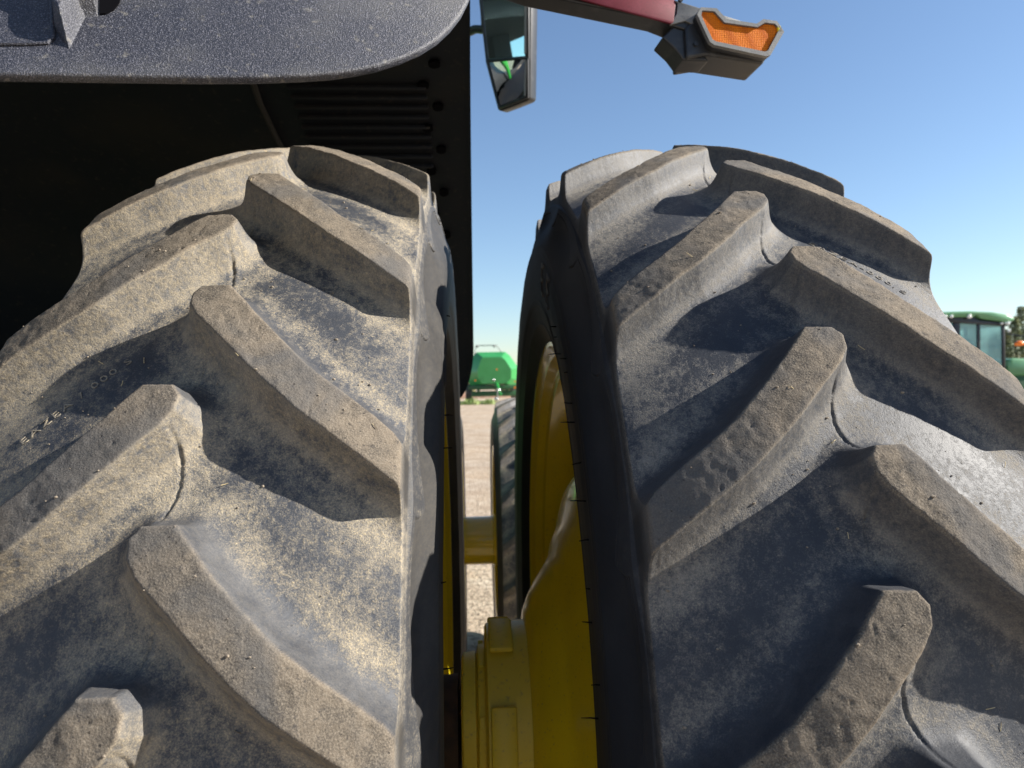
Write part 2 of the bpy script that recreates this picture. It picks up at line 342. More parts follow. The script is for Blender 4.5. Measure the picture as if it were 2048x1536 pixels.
def big_tyre(name, phase, seed, fine_side, m, parent, detail=None, seam=1, tongue=.42):
    th_f = np.arange(R_(-22), R_(88), .00150); th_c = np.arange(R_(88), R_(338), .0075)
    th = np.concatenate([th_f, th_c]); nt = len(th)
    us = [];  # list of (kind, param, side)
    rows = []
    half = list(np.linspace(0, .190, 118)) + list(np.linspace(.190, .207, 15))[1:]
    for sd in (-1, 1):
        fine = (sd == fine_side)
        h = half if (fine or True) else half[::2]
        col = [('t', x) for x in (h if sd > 0 else h[1:])]
        col += [('e', x) for x in np.linspace(0, 1, 15)[1:]]
        col += [('s', x) for x in (np.concatenate([np.linspace(.930, .880, 62), np.linspace(.880, .662, 80)[1:]]) if fine else np.linspace(.930, .662, 26))[1:]]
        rows.append([(k, x, sd) for k, x in (col if sd > 0 else col)])
    order = rows[0][::-1] + rows[1]
    nr = len(order)
    TH = np.repeat(th[:, None], nr, 1); U = np.zeros((nt, nr)); RR = np.zeros((nt, nr)); MK = np.zeros((nt, nr, 4))
    kind = np.array([o[0] for o in order]); prm = np.array([o[1] for o in order]); sdv = np.array([o[2] for o in order])
    ti = np.where(kind == 't')[0]
    u = (prm * sdv)[ti][None, :] * np.ones((nt, 1)); wv = (TH[:, ti] - phase) * 1.03
    period = LP * 1.03
    hf, dm, bias = tread(u, wv, seed, period)
    a = np.abs(u)
    top = 1.03 - .046 * (a / .207) ** 2
    base = .983 - .040 * (a / .207) ** 2
    r = base + (top - base) * hf
    r -= np.where(a > .202, .0035 * (1 - np.sqrt(np.clip(1 - ((a - .202) / .005) ** 2, 0, 1))), 0) * np.clip(hf * 1.5 - .2, 0, 1)
    # worn relief
    r += (vnoise(u * 40, wv * 40, seed) - .5) * .0016 * hf + (vnoise(u * 150, wv * 150, seed + 1) - .5) * .0009 * (hf > .97)
    ch = vnoise(u * 48, wv * 60, seed + 5)
    r -= np.clip(ch - .86, 0, 1) * .005 * (hf > .9)
    nick = vnoise(u * 210, wv * 120, seed + 9); r -= np.clip(nick - .93, 0, 1) * .020 * (hf > .93)
    # moulding seam that snakes down the centre, crossing the lug walls
    ph = np.mod(wv, period) / period
    us_ = seam * (-.010 + .018 * np.abs(np.sin(math.pi * (ph * 2 - .02))))
    dd = u - us_ + (vnoise(wv * 300, u * 0, seed + 11) - .5) * .0012
    on = np.clip((.90 - hf) / .15, 0, 1)
    wid = np.where(np.mod(ph * 2 + .08, 1) < .5, 1.0, .45)
    r -= np.exp(-(dd / .0016) ** 2) * .0042 * on * wid
    r += (dd > 0) * np.exp(-(dd / .007) ** 2) * .0012 * on
    U[:, ti] = u; RR[:, ti] = r
    gd = np.gradient(dm, axis=0); gd = gd / (np.abs(gd) + np.abs(np.gradient(dm, axis=1)) + 1e-7)
    low = np.clip(.5 + gd * 1.6, 0, 1); wl_ = np.clip((hf - .05) / .2, 0, 1)
    MK[:, ti, 0] = hf; MK[:, ti, 2] = bias * (1 - wl_) + low * wl_; MK[:, ti, 3] = np.clip((hf - .93) / .05, 0, 1)
    for sd in (-1, 1):
        e_edge = np.where((kind == 't') & (sdv == sd))[0]; e_edge = e_edge[np.argmax(np.abs(prm[e_edge]))]
        re_ = RR[:, e_edge]; hfe = MK[:, e_edge, 0]
        ei = np.where((kind == 'e') & (sdv == sd))[0]
        for i in ei:
            t = prm[i]
            RR[:, i] = re_ + (.930 - re_) * t ** 1.15
            U[:, i] = sd * (.207 + .0035 * t)
            MK[:, i, 0] = hfe * (1 - t); MK[:, i, 1] = min(1, t * 1.6) * np.maximum(hfe, 1 - tongue); MK[:, i, 2] = .5; MK[:, i, 3] = .8 * MK[:, e_edge, 3] * max(0, 1 - t * 3)
        si = np.where((kind == 's') & (sdv == sd))[0]
        rs = prm[si][None, :] * np.ones((nt, 1)); tt = TH[:, si]
        uu = np.interp(prm[si], SW_R[::-1], SW_U[::-1])[None, :] * np.ones((nt, 1))
        k_ = np.ones(9) / 9
        off = 0 if sd > 0 else HALF * LP
        f = np.mod(tt - phase - off - .205, LP) / LP
        # tread cap tongue that hangs down onto the sidewall in every void
        g_ = np.mod(f - .06, 1); rl = .921 - .030 * (g_ ** 2.0) * np.clip((1 - g_) / .09, 0, 1) ** .5
        dl_ = rs - rl
        uu += .0016 * (1 / (1 + np.exp(-dl_ / .0003))) - .0016 * np.exp(-((dl_ + .0014) / .0011) ** 2)
        lobe = .5 + .5 * np.cos(2 * math.pi * (f - .92)); uu -= .0045 * (1 - lobe) * np.exp(-((rs - .895) / .022) ** 2)
        # buttress under each lug end and ring lines
        bt = np.exp(-((f - .02 - np.round(f - .02)) / .17) ** 2) * np.clip((rs - .86) / .05, 0, 1)
        uu += .003 * bt
        for rr_, hh in ((.752, .0016), (.744, .0016), (.705, .002), (.845, .0008)):
            uu += hh * np.exp(-((rs - rr_) / .0022) ** 2)
        if detail and sd == fine_side:             # raised oval plate with a rim
            cx, cr = detail; q = np.sqrt(((tt - cx) * .823 / .046) ** 2 + ((rs - cr) / .024) ** 2)
            uu += .0020 * np.exp(-((q - 1) / .10) ** 2) + .0010 * (q < .72) + .0008 * (q < .72) * (vnoise(tt * 700, rs * 700, 3) > .5)
        uu += (vnoise(tt * 14, rs * 14, seed + 21) - .5) * .0010
        U[:, si] = sd * uu; RR[:, si] = rs
        MK[:, si, 1] = 1; MK[:, si, 2] = np.clip(1 / (1 + np.exp(-dl_ / .001)), 0, 1)
        MK[:, si, 1] = 1 - tongue * MK[:, si, 2]; MK[:, si, 2] *= .2 * tongue
    co = np.stack([U, -RR * np.sin(TH), RR * np.cos(TH)], -1).reshape(-1, 3)
    i0 = np.arange(nt); i1 = (i0 + 1) % nt
    j = np.arange(nr - 1)
    A = (i0[:, None] * nr + j[None, :]); B = (i1[:, None] * nr + j[None, :])
    quads = np.stack([A, A + 1, B + 1, B], -1).reshape(-1, 4)[:, ::-1]
    return grid_mesh(name, co, quads, MK.reshape(-1, 4), m, parent)

def grid_mesh(name, co, quads, mk, m, parent):
    me = bpy.data.meshes.new(name)
    me.vertices.add(len(co)); me.vertices.foreach_set('co', co.astype(np.float32).ravel())
    nq = len(quads); me.loops.add(nq * 4); me.loops.foreach_set('vertex_index', quads.astype(np.int32).ravel())
    me.polygons.add(nq); me.polygons.foreach_set('loop_start', np.arange(0, nq * 4, 4, dtype=np.int32))
    me.update(calc_edges=True)
    me.polygons.foreach_set('use_smooth', np.ones(nq, bool))
    if mk is not None:
        at_ = me.attributes.new('mask', 'FLOAT_COLOR', 'POINT'); at_.data.foreach_set('color', mk.astype(np.float32).ravel())
    me.validate(); me.update()
    return link(name, me, m, parent)

def text_mesh(txt, size, extrude, shear=0.0, bold=0.0):
    cu = bpy.data.curves.new('t', 'FONT'); cu.body = txt; cu.size = size; cu.extrude = extrude; cu.shear = shear; cu.offset = bold; cu.resolution_u = 3
    cu.space_character = 1.25
    o = bpy.data.objects.new('t', cu); COL.objects.link(o)
    dg = bpy.context.evaluated_depsgraph_get(); me = bpy.data.meshes.new_from_object(o.evaluated_get(dg))
    bpy.data.objects.remove(o); bpy.data.curves.remove(cu)
    return me

# ------------------------------------------------------------------ the tractor
TR = empty('tractor', (-1.0, 2.6, 0))
tag(TR, 'huge tractor filling the foreground, its dusty dual rear tyres flanking a yellow hub', 'tractor')
def local(o, C):                                 # parent a mesh built round its own axis
    o.location = Vector(C) - Vector(TR.location); o.parent = TR; return o

def rim_mesh(side, dish):                        # profile about the wheel axis, side = +1 when the dish opens towards -X
    p = [(-.200, .674), (-.205, .669), (-.204, .660), (-.196, .652), (-.190, .640), (-.17, .630), (-.165, .612), (-.13, .604), (-.09, .572), (.02, .560), (.09, .572),
         (.13, .604), (.165, .612), (.17, .630), (.190, .640), (.196, .652), (.204, .660), (.205, .669), (.200, .674)]
    b = MB(); b.revolve(p, (0, 0, 0), n=192)
    cz = lambda r: -.118 * max(0, min(1, (.56 - r) / .36))
    d = [(x, r) for x, r in dish]
    b.revolve([(x * side, r) for x, r in d], (0, 0, 0), n=192, cz=cz)
    return b
def make_wheel(name, X, side, dish):
    o = rim_mesh(side, dish).build(name, M['yellow'], None, smooth=30)
    local(o, (X, AX_Y, AX_Z)); return o
# the outer wheel dish, a stepped cone that rises from the hub
d_out = [(.09 - XR, .05), (.098 - XR, .195), (.100 - XR, .215), (.112 - XR, .238), (.128 - XR, .262), (.152 - XR, .288), (.166 - XR, .305), (.172 - XR, .33), (.186 - XR, .352),
         (.196 - XR, .385), (.206 - XR, .41), (.226 - XR, .432), (.244 - XR, .452), (.256 - XR, .48), (.262 - XR, .52), (.275 - XR, .545), (.30 - XR, .565)]
WR = make_wheel('outer_rear_wheel', XR, 1, d_out)
d_in = [(-.03, .08), (-.03, .22), (.0, .25), (.02, .34), (-.02, .42), (-.06, .50), (-.07, .565)]
WL = make_wheel('inner_rear_wheel', XL, 1, d_in)
WR['label'] = 'yellow stepped wheel of the outer rear tyre'
tyL = big_tyre('tyre', PHL, 5, 1, M['rubber_l'], WL, detail=(R_(40.7), .823))
tyL['label'] = 'dust covered rear tyre with tall chevron lugs under the fender'
tyR = big_tyre('tyre', PHR, 17, -1, M['rubber_r'], WR, seam=-1, tongue=.15)
tyR['label'] = 'darker outer rear tyre with tall chevron lugs'

# raised moulded characters in the voids and on the sidewall
def wrap_text(txt, size, tyre_parent, p0, p1, phase, seed, flip=False, ex=.0015):
    me = text_mesh(txt, size, ex); n = len(me.vertices); co = np.zeros(n * 3, np.float32); me.vertices.foreach_get('co', co); co = co.reshape(-1, 3)
    mx = co[:, 0].max(); d = np.array(p1) - np.array(p0); Ld = np.hypot(*d); ax = d / Ld; ay = np.array([ax[1], -ax[0]])
    if flip: ay = -ay
    s = Ld / mx
    u = p0[0] + ax[0] * co[:, 0] * s + ay[0] * co[:, 1]; w_ = p0[1] + ax[1] * co[:, 0] * s + ay[1] * co[:, 1]
    hf, dm, _ = tread(u, w_ - phase * 1.03, seed, LP * 1.03)
    a = np.abs(u); base = .983 - .040 * (a / .207) ** 2; r = base + .047 * hf * (hf < .6) + co[:, 2] + .0002; th = w_ / 1.03
    out = np.stack([u, -r * np.sin(th), r * np.cos(th)], -1); me.vertices.foreach_set('co', out.astype(np.float32).ravel()); me.update()
    mk = np.zeros((n, 4), np.float32); mk[:, 2] = .6
    at_ = me.attributes.new('mask', 'FLOAT_COLOR', 'POINT'); at_.data.foreach_set('color', mk.ravel())
    return link('lettering', me, M['rubber_l'], tyre_parent)
lt = wrap_text('EAZEA / 000 S', .0125, WL, (-.163, 1.002), (-.072, .910), PHL, 5, ex=.0007)
lt['label'] = 'raised characters moulded between two lugs of the left tyre'
rt_ = wrap_text('EAZEA-000 S', .0115, WR, (.062, .703), (.158, .795), PHR, 17, ex=.0007)
rt_.data.materials.clear(); rt_.data.materials.append(M['rubber_r'])
rt_['label'] = 'raised characters moulded between two lugs of the right tyre'
# large raised sidewall letter on the inner face of the outer tyre
me = text_mesh('E E', .085, .0012, shear=.25); n = len(me.vertices); co = np.zeros(n * 3, np.float32); me.vertices.foreach_get('co', co); co = co.reshape(-1, 3)
th = R_(15) + co[:, 0] / .80; r = .775 + co[:, 1]
u = -(np.interp(r, SW_R[::-1], SW_U[::-1]) + co[:, 2] + .0006)
me.vertices.foreach_set('co', np.stack([u, -r * np.sin(th), r * np.cos(th)], -1).astype(np.float32).ravel()); me.update()
link('lettering', me, M['rubber_f'], WR)

# moulding hairs on the facing sidewalls
def hairs(angs, sgn, wheel, seed):
    rnd = random.Random(seed); b = MB()
    for a_ in angs:
        r = rnd.uniform(.79, .835); l = rnd.choice([.006, .010, .012, .019]); th = R_(a_)
        p0 = Vector((sgn * .2385, -r * math.sin(th), r * math.cos(th))); d = Vector((sgn, rnd.uniform(-.15, .15), rnd.uniform(-.16, .10)))
        b.tube([p0, p0 + d * l * .5, p0 + d * l + Vector((0, 0, rnd.uniform(-.0012, .0008)))], [.0010, .0008, .0005], n=5)
    o = b.build('rubber_hairs', M['shade_and_hair'], None); o.parent = wheel; o['kind'] = 'stuff'
    o['label'] = 'short black moulding hairs standing off the sidewall'
M['shade_and_hair'].name = 'shade_and_hair_black'
hairs([33, 34.2, 38, 41.5, 43, 47, 49, 53.5, 57, 60, 63.5, 66, 70.5, 73, 77, 81, 84, 90, 96], -1, WR, 3)
hairs([30, 46, 51, 63, 69, 78, 88], 1, WL, 4)

def grit(wheel, seed, phase, sd_, n_st, n_straw):
    rnd = random.Random(seed); b = MB(); bs = MB()
    for k in range(n_st + n_straw):
        u = rnd.uniform(-.19, .19); w_ = rnd.uniform(R_(5), R_(82)) * 1.03
        ua, wa = np.array([u]), np.array([w_ - phase * 1.03]); hf = float(tread(ua, wa, sd_, LP * 1.03)[0][0])
        if .15 < hf < .97: continue
        a = abs(u); r = .983 - .040 * (a / .207) ** 2 + (.047 - .006 * (a / .207) ** 2) * hf; th = w_ / 1.03
        nrm = Vector((0, -math.sin(th), math.cos(th))); p = Vector((u, 0, 0)) + nrm * r; tg = Vector((0, -math.cos(th), -math.sin(th)))
        if k < n_st:
            q = rnd.choice([.0005, .0006, .0008, .0011, .0016]); b.ball(p + nrm * q * .3, q, (rnd.uniform(.8, 1.5), rnd.uniform(.8, 1.4), rnd.uniform(.6, 1)), 1)
        else:
            an = rnd.uniform(0, 6.28); d = (tg * math.sin(an) + Vector((1, 0, 0)) * math.cos(an)) * rnd.uniform(.003, .009)
            bs.tube([p + nrm * .0006 - d * .5, p + nrm * rnd.uniform(.0006, .002), p + nrm * rnd.uniform(.0004, .003) + d * .5], .00035, n=5)
    for bb, nm, m in ((b, 'grit', M['grit']), (bs, 'straw', M['straw'])):
        o = bb.build(nm, m, None, smooth=20); o.parent = wheel; o['kind'] = 'stuff'
M['grit'] = mat('sandy_grit', (.26, .215, .16), .9, noise=[(300, (.16, .13, .10), .45, .6)])
M['straw'] = mat('dry_straw_bits', (.50, .40, .22), .8, noise=[(90, (.12, .09, .06), .5, .6)])
grit(WL, 8, PHL, 5, 330, 34); grit(WR, 9, PHR, 17, 220, 26)

# hub between the two rear wheels
HC = (0, AX_Y, AX_Z - .118)
b = MB()
b.revolve([(-.034, .02), (-.034, .128), (-.030, .135), (-.006, .137), (-.004, .131)], HC, n=96)
b.revolve([(-.004, .131), (.000, .150), (.013, .152), (.014, .150)], HC, n=96)
b.revolve([(.013, .150), (.0145, .186), (.018, .193), (.060, .196), (.098, .199), (.101, .190)], HC, n=96)
hub = b.build('hub', M['yellow_dull'], None, smooth=28)
for k in range(6):                               # cast pads round the drum and lugs round the ring
    a_ = R_(60 * k + 14); c = Vector((.046, HC[1] - .200 * math.sin(a_), HC[2] + .200 * math.cos(a_)))
    b = MB(); b.box(c, (.048, .105, .013), Matrix.Rotation(a_, 4, 'X'), bev=.005); b.build('cast_pad', M['yellow_dull'], hub)
for k in range(8):
    a_ = R_(45 * k + 22); c = Vector((.006, HC[1] - .153 * math.sin(a_), HC[2] + .153 * math.cos(a_)))
    b = MB(); b.box(c, (.011, .022, .010), Matrix.Rotation(a_, 4, 'X'), bev=.002); b.build('ring_lug', M['yellow_dull'], hub)
hub.parent = TR; hub.matrix_parent_inverse = Matrix.Translation(-TR.location)
hub['label'] = 'dusty yellow cast hub drum between the rear wheels'
b = MB(); b.revolve([(-.10, .03), (-.10, .105), (-.042, .110), (-.036, .02)], (0, AX_Y, AX_Z - .135), n=64)
b.build('brake_drum', M['rust'], TR, smooth=30)
b = MB(); b.tube([(-1.8, AX_Y, AX_Z), (-.30, AX_Y, AX_Z)], .16, n=32); b.build('axle_housing', M['green_d'], TR)

# ------------------------------------------------------------------ fender
PN = Vector((.16, -.84, .50)).normalized(); PP = at(600, 158, .62)
ol = [(-420, 143), (-200, 149), (0, 155), (120, 157), (250, 159), (400, 161), (500, 161), (600, 158), (660, 154), (710, 147), (755, 138), (800, 124), (840, 107),
      (875, 85), (902, 60), (924, 32), (938, 4), (947, -30), (953, -80), (958, -160), (962, -300), (964, -460)]
ol = ol + [(400, -460), (-420, -460)]
front = [onplane(x, y - 8 if y > 0 else y, PP, PN) for x, y in ol]
b = MB(); b.prism(front, -PN * .009, bev=.003, seg=3)
FP = b.build('rear_fender_panel', M['plastic'], TR, smooth=50)
FP['label'] = 'grained dark plastic rear fender panel with a rounded lower corner'
b = MB()
def pl(x, y, h=0.0): return onplane(x, y, PP, PN) + PN * h
# moulded ridge that sinks into the panel, with a painted pocket shade beside it
def sst(x): x = max(0.0, min(1.0, x)); return x * x * (3 - 2 * x)
def segd(x, y, ax, ay, bx_, by_):
    ex, ey = bx_ - ax, by_ - ay; t = max(0, min(1, ((x - ax) * ex + (y - ay) * ey) / (ex * ex + ey * ey))); return math.hypot(x - ax - ex * t, y - ay - ey * t)
def hp_(x, y, ax, ay, bx_, by_):                # signed distance to a line, positive on its left as drawn
    L_ = math.hypot(bx_ - ax, by_ - ay); return ((bx_ - ax) * (y - ay) - (by_ - ay) * (x - ax)) / L_
def ridge(x, y):
    dl = x - 107; dd_ = hp_(x, y, 107, 62, 138, 104) * -1; da = max(-hp_(x, y, 140, 104, 172, 40), -hp_(x, y, 172, 38, 200, 36)); dc = 197 - x
    return .020 * min(sst(dl / 14), sst(dd_ / 26), sst(da / 30), sst(dc / 5))
b = MB(); gx = [60 + 1.5 * i for i in range(150)]; gy = [-140 + 1.5 * j for j in range(172)]
V_ = [[b.bm.verts.new(pl(x, y, ridge(x, y) - .0008)) for y in gy] for x in gx]
for i in range(len(gx) - 1):
    for j in range(len(gy) - 1): b.bm.faces.new((V_[i][j], V_[i + 1][j], V_[i + 1][j + 1], V_[i][j + 1]))
b.build('moulded_ridge', M['plastic'], TR, smooth=80)
b = MB(); b.prism([pl(x, y, .0002) for x, y in [(200, -70), (200, 30), (212, 30), (228, 22), (239, 8), (243, -8), (243, -70)]], PN * .0012); b.build('pocket_shade_patch', M['shade_and_hair'], TR, smooth=0)  # flat black sheet on the panel, its colour stands in for a recess's shade
b = MB(); c0 = pl(170, -8, .018); rot = PN.to_track_quat('Z', 'Y').to_matrix().to_4x4()
cyl = [c0 + (rot @ Vector((math.cos(a), math.sin(a), 0))) * .0135 for a in [2 * math.pi * k / 40 for k in range(40)]]
b.prism(cyl, PN * .008, bev=.0012); b.build('round_cap', M['plastic'], TR, smooth=50)
b = MB(); b.tube([pl(-420, 92, .001), pl(-100, 91, .001), pl(60, 90, .001), pl(96, 88, .001), pl(107, 78, .001), pl(105, 20, .001), pl(100, -150, .001)], .0016, n=8); b.build('recess_edge', M['plastic'], TR)

# fender arch: wide dark liner over the inner wheel
b = MB(); na = 90; ARC = [R_(30 - 98 * k / na) for k in range(na + 1)]
def arch(a, rad): return (AX_Y - rad * math.sin(a), AX_Z + rad * math.cos(a))
x0, x1 = -2.3, .012; rings = []
for k, a in enumerate(ARC):
    rad = 1.36
    xr = x1 - .006 * k / na
    deg = math.degrees(a)
    if deg < -58: xr -= .085 * (1 - math.sqrt(max(0, 1 - ((-58 - deg) / 10.1) ** 2)))    # rounded lower corner
    y, z = arch(a, rad); y2, z2 = arch(a, rad + .022)
    rings.append([b.bm.verts.new(p) for p in ((x0, y, z), (xr - .02, y, z), (xr, *arch(a, rad - .012)), (xr, y2, z2), (x0, y2, z2))])
for p, q in zip(rings, rings[1:]):
    for k in range(5): b.bm.faces.new((p[k], p[(k + 1) % 5], q[(k + 1) % 5], q[k]))
b.bm.faces.new(rings[0]); b.bm.faces.new(rings[-1][::-1])
LN = b.build('fender_liner', M['plastic_in'], TR, smooth=40)
def sub(b, name, m, par):
    o = b.build(name, m, None); o.parent = par; o.matrix_parent_inverse = Matrix.Translation(-TR.location); return o
for k in range(9):                               # stiffening ribs across the liner
    a = R_(-13 - 1.7 * k); y, z = arch(a, 1.352)
    b = MB(); b.box((-.27, y, z), (.34, .010, .012), Matrix.Rotation(a, 4, 'X'), bev=.004); sub(b, 'liner_rib', M['plastic_in'], LN)
for k in range(12):                              # zigzag row of solid black studs, the dark of holes put into their colour
    a = R_(-9 - 3.7 * k); y, z = arch(a, 1.357)
    b = MB(); b.tube([Vector((-.075 - .032 * (k % 2), y, z)), Vector((-.075 - .032 * (k % 2), *arch(a, 1.349)))], .014, n=16); sub(b, 'dark_hole_plug', M['shade_and_hair'], LN)
b = MB(); b.tube([Vector((-.50 + .02 * math.sin(k * .9), *arch(R_(12 - 5.5 * k), 1.345))) for k in range(13)], .008, n=8)
M['conduit'] = mat('dusty_conduit', (.015, .0135, .012), .8)
b.build('wiring_conduit', M['conduit'], TR)
M['clip'] = mat('dusty_clip', (.10, .09, .075), .8)
for x, a in ((-.52, -30), (-.49, -38), (-.73, -31), (-.72, -37)):
    y, z = arch(R_(a), 1.34); b = MB(); b.box((x, y, z), (.028, .014, .018), bev=.004); sub(b, 'conduit_clip', M['clip'], LN)

# ------------------------------------------------------------------ cab (seen only in the mirror) 
b = MB(); b.box((-1.42, 2.5, 3.30), (1.9, 1.9, .16), bev=.06); b.box((-1.42, 2.5, 3.40), (1.5, 1.5, .08), bev=.03); b.build('cab_roof', M['green'], TR)
for x in (-2.25, -.60):
    for y in (1.65, 2.6, 3.35): b = MB(); b.box((x, y, 2.84), (.08, .08, .82), bev=.015); b.build('cab_pillar', M['black'], TR)
b = MB(); b.box((-1.42, 1.65, 3.20), (1.7, .09, .12), bev=.02); b.box((-.60, 2.5, 3.20), (.09, 1.75, .10), bev=.02); b.box((-.60, 2.5, 2.47), (.09, 1.75, .12), bev=.02)
b.build('cab_frame', M['black'], TR)
b = MB(); b.box((-.60, 2.14, 2.78), (.006, .86, .78)); b.box((-.60, 2.98, 2.78), (.006, .66, .78)); b.box((-1.42, 1.64, 2.78), (1.55, .006, .78)); b.build('cab_glass', M['glass'], TR)
b = MB(); b.box((-1.4, 2.2, 2.55), (.55, .5, .16), bev=.05); b.box((-1.4, 1.98, 2.78), (.55, .14, .62), bev=.05); b.build('driver_seat', M['seat'], TR)
b = MB(); b.tube([(-.48 + .05 * math.sin(k * .26), 1.98 + .08 * math.sin(k * .26), 2.45 + .055 * k) for k in range(13)], .028, n=12); b.build('handrail', M['green'], TR)
b = MB(); b.box((-1.42, 2.5, 2.44), (1.6, 1.7, .05), bev=.01); b.build('cab_floor', M['black'], TR)
b = MB(); b.box((-1.42, 2.5, 3.13), (1.5, 1.6, .16), bev=.03); b.build('cab_headliner', M['seat'], TR)
b = MB(); b.box((-1.3, 5.0, 1.75), (.95, 3.0, 1.0), bev=.14); b.build('engine_hood', M['green'], TR)
b = MB(); b.box((-1.3, 4.2, 1.0), (.6, 4.4, .5), bev=.05); b.build('chassis', M['green_d'], TR)

# the far side of the same tractor: transaxle, second pair of dual wheels and their fender
b = MB(); b.box((-1.32, 2.3, 1.02), (1.15, 3.2, .75), bev=.10); b.build('transaxle', M['green_d'], TR)
for X, src in ((-2.30, WL), (-2.94, WR)):
    c = src.copy(); COL.objects.link(c); c.location.x = X - TR.location.x; c['label'] = 'yellow wheel of the far side dual pair'
    for ch in src.children:
        if ch.name.startswith('tyre'):
            d = ch.copy(); COL.objects.link(d); d.parent = c; d['label'] = 'rear tyre on the far side of the tractor'
b = MB(); b.box((-2.62, 1.5, 2.30), (.9, 1.5, .05), Matrix.Rotation(.0, 4, 'X'), bev=.02); b.build('far_fender', M['plastic'], TR)

# ------------------------------------------------------------------ side mirror
MD = 2.75
mc = at(1010, 100, MD); tgt = Vector((-1.25, 1.9, 2.985)); vd = (mc - Vector((0, 0, CAMZ))).normalized()
MN = ((tgt - mc).normalized() - vd).normalized()
def mp_(x, y, h=0.0): return onplane(x, y, mc, MN) + MN * h
out = [(953, -60), (1062, -60), (1060, 120), (1059, 196), (1054, 201), (1030, 211), (1000, 222), (995, 220), (985, 180), (972, 120), (960, 50)]
b = MB(); b.prism([mp_(x, y, -.004) for x, y in out], -MN * .055, bev=.010, seg=3)
bd = b.build('mirror_housing', M['black'], TR, smooth=50)
b = MB()
def bar(pts, r=.006, h=.0):
    b.tube([mp_(x, y, h) for x, y in pts], r, n=10)
bar([(956, -55), (1056, -55), (1056, 116), (975, 122), (956, -55)], .0075); bar([(975, 122), (1056, 116), (1055, 194), (999, 216), (975, 122)], .0075)
b.build('mirror_frame', M['black'], TR, smooth=50)
b = MB(); v = [b.bm.verts.new(mp_(x, y, .001)) for x, y in [(959, -54), (1050, -54), (1050, 112), (975, 118)]]; b.bm.faces.new(v); b.build('mirror_glass', M['mirror'], TR)
# wide angle lower glass, slightly domed and tilted down
mc2 = mp_(1018, 165, .010); MN2 = ((Vector((-.72, 1.75, 2.30)) - mc2).normalized() - (mc2 - Vector((0, 0, CAMZ))).normalized()).normalized()
def mp2(x, y, h=0.0): return onplane(x, y, mc2, MN2) + MN2 * h
b = MB(); q = [(979, 125), (1051, 119), (1050, 190), (1001, 211)]; G = 14; g = []
for i in range(G + 1):
    row = []
    for j in range(G + 1):
        s_, t_ = i / G, j / G
        x = (q[0][0] * (1 - s_) + q[1][0] * s_) * (1 - t_) + (q[3][0] * (1 - s_) + q[2][0] * s_) * t_
        y = (q[0][1] * (1 - s_) + q[1][1] * s_) * (1 - t_) + (q[3][1] * (1 - s_) + q[2][1] * s_) * t_
        row.append(b.bm.verts.new(mp2(x, y, .001 + .004 * (1 - (2 * s_ - 1) ** 2) * (1 - (2 * t_ - 1) ** 2))))
    g.append(row)
for i in range(G):
    for j in range(G): b.bm.faces.new((g[i][j], g[i + 1][j], g[i + 1][j + 1], g[i][j + 1]))
b.build('wide_angle_glass', M['mirror'], TR, smooth=180)
b = MB(); b.tube([mp_(1053, -40, .006), mp_(1052, 108, .006)], .0045, n=8); b.tube([mp_(1053, 122, .006), mp_(1051, 192, .006)], .004, n=8); b.build('mirror_trim', M['grey_edge'], TR)
b = MB(); b.tube([mp_(962, 57, -.02), mp_(945, 56, -.02), Vector((-.6, 3.3, 2.85))], .016, n=12); b.tube([mp_(990, -50, -.03), Vector((-.6, 3.3, 3.15))], .018, n=12); b.build('mirror_arm', M['black'], TR)

# ------------------------------------------------------------------ extremity lamp on its arm
AD = 1.32; AN = Vector((.10, -1.0, .05)).normalized(); AP = at(1400, 60, AD)
def ap(x, y, h=0.0): return onplane(x, y, AP, AN) + AN * h
b = MB(); b.prism([ap(x, y) for x, y in [(760, -190), (1190, -70), (1340, -4), (1352, 2), (1548, 60), (1545, 72), (1400, 62), (1378, 62), (1345, 52), (1310, 38), (1060, -14), (760, -110)]], -AN * .046, bev=.003)
b.build('light_arm', M['black'], TR, smooth=15)
b = MB(); b.prism([ap(x, y, .004) for x, y in [(1346, 2), (1500, 50), (1500, 60), (1400, 60), (1370, 44), (1338, 52), (1352, 30), (1354, 8)]], -AN * .006, bev=.001)
b.build('arm_face', M['grey_edge'], TR)
b = MB(); b.prism([ap(x, y, .006) for x, y in [(1105, -60), (1165, -62), (1330, -4), (1347, 4), (1349, 12), (1345, 46), (1340, 51), (1325, 47), (1150, 0), (1000, -40)]], -AN * .004, bev=.001)
b.build('reflective_strip', M['red'], TR)
b = MB(); b.prism([ap(x, y, -.004) for x, y in [(1326, 72), (1348, 50), (1375, 58), (1400, 92), (1420, 120), (1368, 118), (1352, 96)]], -AN * .050, bev=.003)
b.build('arm_elbow', M['black'], TR, smooth=15)
lens = [(1393, 36), (1417, 38), (1437, 60), (1502, 69), (1516, 60), (1536, 62), (1545, 72), (1522, 115), (1516, 117), (1420, 97), (1413, 93), (1391, 46)]
rim_ = [(1390, 30), (1421, 32), (1441, 53), (1500, 62), (1513, 53), (1540, 57), (1554, 78), (1527, 124), (1518, 126), (1417, 104), (1408, 98), (1383, 44)]
b = MB(); b.prism([ap(x, y, .018) for x, y in rim_], -AN * .055, bev=.003); b.prism([ap(x, y, .004) for x, y in [(1368, 60), (1392, 34), (1500, 60), (1540, 66), (1550, 84), (1524, 130), (1410, 112), (1372, 118)]], -AN * .072, bev=.004)
b.build('lamp_housing', M['black'], TR, smooth=15)
b = MB(); n = len(rim_)
cx = sum(p[0] for p in lens) / n; cy = sum(p[1] for p in lens) / n
A = [b.bm.verts.new(ap(x, y, .017)) for x, y in rim_]; B_ = [b.bm.verts.new(ap(x, y, .026)) for x, y in rim_]
